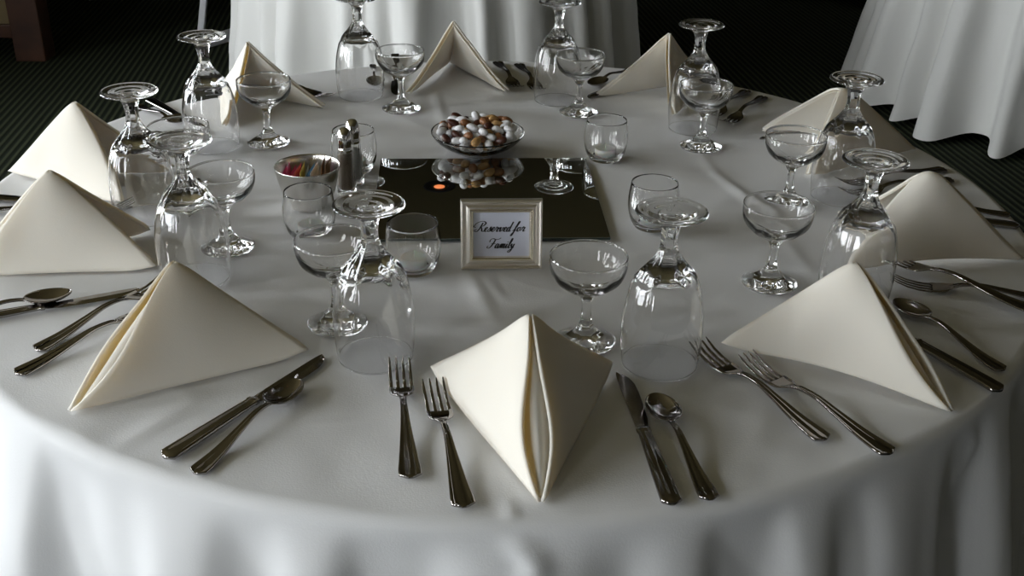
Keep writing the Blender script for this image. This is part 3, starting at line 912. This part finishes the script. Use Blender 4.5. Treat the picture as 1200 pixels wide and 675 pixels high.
def make_spoon():
    h = handle_end(0, 0.0098) + smst([(0.013, 0.0006, 0.0098, 0.0032), (0.038, 0.0022, 0.0072, 0.0030), (0.070, 0.0074, 0.0046, 0.0028), (0.095, 0.0112, 0.0034, 0.0028), (0.110, 0.0106, 0.0030, 0.0028), (0.120, 0.0088, 0.0036, 0.0024)])
    V, F = strip(h, HANDLE)
    hm = mesh('handle', V, F, 'steel')
    nu, nv = 20, 28
    V, F = [], []
    xc, a = 0.1455, 0.0275
    def half(t):      # egg outline, t from -1 (neck) to 1 (tip)
        return 0.0175 * math.sqrt(max(0.0, 1 - t * t)) * (1.0 - 0.10 * t)
    for s in (0, 1):
        for j in range(nv + 1):
            t = -math.cos(PI * j / nv)
            for i in range(nu + 1):
                u = -1 + 2 * i / nu
                d2 = min(1.0, t * t + u * u * (1 - t * t))
                z = 0.0095 - 0.0085 * (1 - d2) ** 0.85 - 0.001 * t + (0.0 if s == 0 else 0.0012)
                V.append((xc + a * t, u * half(t), z))
    w = nu + 1; n = w * (nv + 1)
    for j in range(nv):
        for i in range(nu):
            k = j * w + i
            F.append((k, k + w, k + w + 1, k + 1)); F.append((n + k, n + k + 1, n + k + w + 1, n + k + w))
    for j in range(nv):
        k = j * w; F.append((k, n + k, n + k + w, k + w))
        k = j * w + nu; F.append((k, k + w, n + k + w, n + k))
    return [hm, mesh('bowl', V, F, 'steel')]

CUT = {'fork': (make_fork(), 0.2075), 'knife': (make_knife(), 0.2315), 'spoon': (make_spoon(), 0.173)}
PROTO = {}
def lay(kind, end, ang, label, dz=0.0):
    loc = (end[0], end[1], TOPZ - 0.0004 + dz)
    if kind not in PROTO:
        t = thing('table_' + kind, label, kind, loc, ang, 'steel %s at the place settings' % (kind + 's' if kind != 'knife' else 'knives'))
        for me in CUT[kind][0]:
            sub = []
            if isinstance(me, tuple):
                me, sub = me
            po = obj(me.name.split('.')[0], me, t)
            for sm_ in sub:
                obj('tine', sm_, po)
        PROTO[kind] = t
    else:
        dup(PROTO[kind], label, loc, ang)

# napkin parameters: (radius of outer point, its angle/10 deg, axis deviation/10 deg, half base)
NAP = [(0.732, -8.555, -0.03, 0.102), (0.747, -4.942, -0.116, 0.0938), (0.7346, -1.514, 0.453, 0.0965), (0.739, 1.889, -1.133, 0.114), (0.7445, 5.719, -0.8216, 0.0902),
       (0.7467, 9.85, -0.121, 0.101), (0.757, 13.49, -0.789, 0.1017), (0.757, 17.43, -0.84, 0.0782), (0.737, 20.323, -0.277, 0.0664), (0.7258, 23.466, -0.33, 0.1015)]
OVR = {  # measured utensil positions: place -> {piece: (tip or None, end or None, angle or None)}
    0: {'fo': ((-0.095, -0.491), (-0.064, -0.700)), 'fi': ((-0.055, -0.536), (-0.012, -0.742)), 'kn': ((0.147, -0.503), (0.176, -0.734)), 'sp': ((0.178, -0.555), (0.212, -0.724))},
    9: {'kn': ((-0.179, -0.479), (-0.300, -0.672)), 'sp': ((-0.196, -0.538), (-0.266, -0.697)), 'fo': ((-0.400, -0.293), (-0.500, -0.474)), 'fi': ((-0.385, -0.351), (-0.503, -0.527))},
    1: {'fo': ((0.238, -0.443), (0.341, -0.627)), 'fi': ((0.290, -0.476), (0.397, -0.644)), 'sp': ((0.497, -0.330), (0.570, -0.486)), 'kn': ((0.438, -0.332), (0.549, -0.527))},
    2: {'fo': ((0.511, -0.276), (0.711, -0.316)), 'fi': ((0.527, -0.221), (0.638, -0.341), 0.0085)},
    4: {'kn': ((0.163, 0.497), (0.323, 0.664))},
    8: {'kn': ((-0.430, -0.324), (-0.638, -0.426)), 'sp': ((-0.505, -0.342), (-0.657, -0.430))},
    6: {'fo': None, 'fi': ((-0.308, 0.471), (-0.478, 0.562)), 'kn': ((-0.500, 0.270), (-0.640, 0.434)), 'sp': ((-0.545, 0.285), (-0.655, 0.404))},
}
GEN = {'fo': ('fork', (0.500, -0.150), (0.705, -0.140)), 'fi': ('fork', (0.515, -0.112), (0.728, -0.098)), 'kn': ('knife', (0.512, 0.119), (0.742, 0.112)), 'sp': ('spoon', (0.562, 0.157), (0.735, 0.153))}
DESC = {'fo': 'outer steel dinner fork, farther from the %s napkin', 'fi': 'inner steel fork, closest to the %s napkin',
        'kn': 'steel table knife beside the %s napkin', 'sp': 'steel teaspoon outside the knife at the %s place'}
for i in range(10):
    a = math.radians(NAP[i][1] * 10)
    o_ = (math.cos(a), math.sin(a)); t_ = (-o_[1], o_[0])
    t_ = (-math.sin(a), math.cos(a))        # diner's right when facing the centre
    for pc, (kind, tp, en) in GEN.items():
        if pc in OVR.get(i, {}):
            if OVR[i][pc] is None:
                continue            # wholly hidden behind its napkin
            T, E_ = OVR[i][pc][:2]
        else:
            T = (o_[0] * tp[0] + t_[0] * tp[1], o_[1] * tp[0] + t_[1] * tp[1])
            E_ = (o_[0] * en[0] + t_[0] * en[1], o_[1] * en[0] + t_[1] * en[1])
        ang = math.atan2(T[1] - E_[1], T[0] - E_[0])
        L = CUT[kind][1]
        mx_, my_ = (T[0] + E_[0]) / 2, (T[1] + E_[1]) / 2
        end = (mx_ - math.cos(ang) * L / 2, my_ - math.sin(ang) * L / 2)
        lay(kind, end, ang, DESC[pc] % PLACE[i], OVR[i][pc][2] if len(OVR.get(i, {}).get(pc, ())) > 2 else 0.0)

# ------------------------------------------------------------------ napkins: square folded to a pyramid tent, slit along the front ridge
NE = 0.185
STY = [  # slit gap, hem lift, apex roundness, bulge
    (0.0115, 0.000, 0.004, 0.006), (0.009, 0.012, 0.006, 0.008), (0.004, 0.010, 0.012, 0.008, 0.022), (0.003, 0.000, 0.010, 0.010, 0.0), (0.003, 0.002, 0.003, -0.010, 0.002),
    (0.003, 0.003, 0.002, -0.012, 0.001), (0.003, 0.003, 0.002, -0.013, 0.002), (0.006, 0.003, 0.003, 0.005), (0.011, 0.002, 0.003, 0.006), (0.012, 0.001, 0.004, 0.006)]
def napkin(i):
    rA, aa, dev, w = NAP[i]
    gap, lift, rnd_, bulge = STY[i][:4]
    curl = STY[i][4] if len(STY[i]) > 4 else 0.010
    a = math.radians(aa * 10)
    A = Vector((rA * math.cos(a), rA * math.sin(a), 0))
    t = a + PI + math.radians(dev * 10)
    ax = Vector((math.cos(t), math.sin(t), 0)); sd = Vector((-ax.y, ax.x, 0))
    Ln = NE * 2 ** 0.5; hh = math.sqrt(Ln * Ln - w * w)
    B = A + ax * hh + sd * w; C = A + ax * hh - sd * w
    rho = Ln * Ln / (2 * hh); h = math.sqrt(NE * NE - rho * rho)
    Mx = A + ax * rho + Vector((0, 0, h))
    org = A + ax * rho
    root = thing('napkin', 'cream cloth napkin folded into a pyramid at the %s place' % PLACE[i], 'napkin', (org.x, org.y, TOPZ), 0, 'cream pyramid napkins')
    N1 = 26
    def face(P, side, inner):
        nrm = (A - Mx).cross(P - Mx).normalized()
        if nrm.dot((A + P + Mx) / 3 - (org + Vector((0, 0, h * 0.2)))) < 0: nrm = -nrm
        av = (B - Mx).cross(C - Mx).normalized()
        ridge = ((A - Mx).normalized().cross(sd)).normalized()
        if ridge.dot(-ax) < 0: ridge = -ridge
        V = []
        for si in range(N1 + 1):
            s = si / N1
            for ti in range(N1 + 1):
                tt = ti / N1
                p = Mx + ((A - Mx) * (1 - tt) + (P - Mx) * tt) * s
                env = math.sin(PI * min(1, s) ** 2.0)
                p = p + nrm * (bulge * math.sin(PI * s) ** 0.8 * math.sin(PI * (0.12 + 0.8 * tt)))
                # the open-back edge curls a little
                p = p + nrm * (-curl * tt ** (5 if curl < 0.015 else 3) * math.sin(PI * s ** 0.85) * (1 if not inner else 0.9))
                if not inner:
                    e = math.exp(-(tt / 0.22) ** 2)
                    p = p + (P - A).normalized() * (gap * env * e) + nrm * (0.55 * gap * env * e)
                else:
                    k = math.exp(-(tt / 0.10) ** 2)
                    p = p - (nrm * (1 - k) + ridge * k) * 0.0050
                cr = (max(0.0, s - 0.82) / 0.18 * max(0.0, tt - 0.80) / 0.20) ** 1.5
                p = p + ((A + Mx) / 2 - p) * (0.045 * cr) + Vector((0, 0, 0.003 * cr))
                p.z -= rnd_ * max(0.0, 1 - s / 0.16) ** 2
                if s > 0.6:
                    p.z += lift * ((s - 0.6) / 0.4) ** 2 * math.sin(PI * tt) ** 1.2
                p = p + nrm * (0.0016 * noise.noise((p.x * 16 + i * 3.1, p.y * 16, p.z * 16 + side)))
                p.z = max(p.z, 0.0006 + (0.0006 if inner else 0.0028 * 0))
                V.append(p - org)
        return V
    W1 = N1 + 1
    for side, P in ((0, B), (1, C)):
        V = face(P, side, False)
        F = []
        for si in range(N1):
            for ti in range(N1):
                k = si * W1 + ti
                q = (k, k + W1, k + W1 + 1, k + 1)
                F.append(q if side == 0 else q[::-1])
        me = mesh('outer_flap', V, F, 'napkin')
        fo = obj('outer_flap', me, root)
        so = fo.modifiers.new('thickness', 'SOLIDIFY'); so.thickness = 0.0034; so.offset = -1
    # inner layer, continuous over the ridge
    VB, VC = face(B, 0, True), face(C, 1, True)
    V, F = [], []
    W2 = 2 * N1 + 1
    for si in range(N1 + 1):
        for ti in range(-N1, N1 + 1):
            if ti == 0:
                V.append((VB[si * W1] + VC[si * W1]) / 2)
            else:
                V.append(VB[si * W1 + ti] if ti > 0 else VC[si * W1 - ti])
    for si in range(N1):
        for ti in range(W2 - 1):
            k = si * W2 + ti
            F.append((k, k + W2, k + W2 + 1, k + 1))
    io = obj('inner_layer', mesh('inner_layer', V, F, 'napkin'), root)
    so = io.modifiers.new('thickness', 'SOLIDIFY'); so.thickness = 0.0008; so.offset = -1
for i in range(10):
    napkin(i)
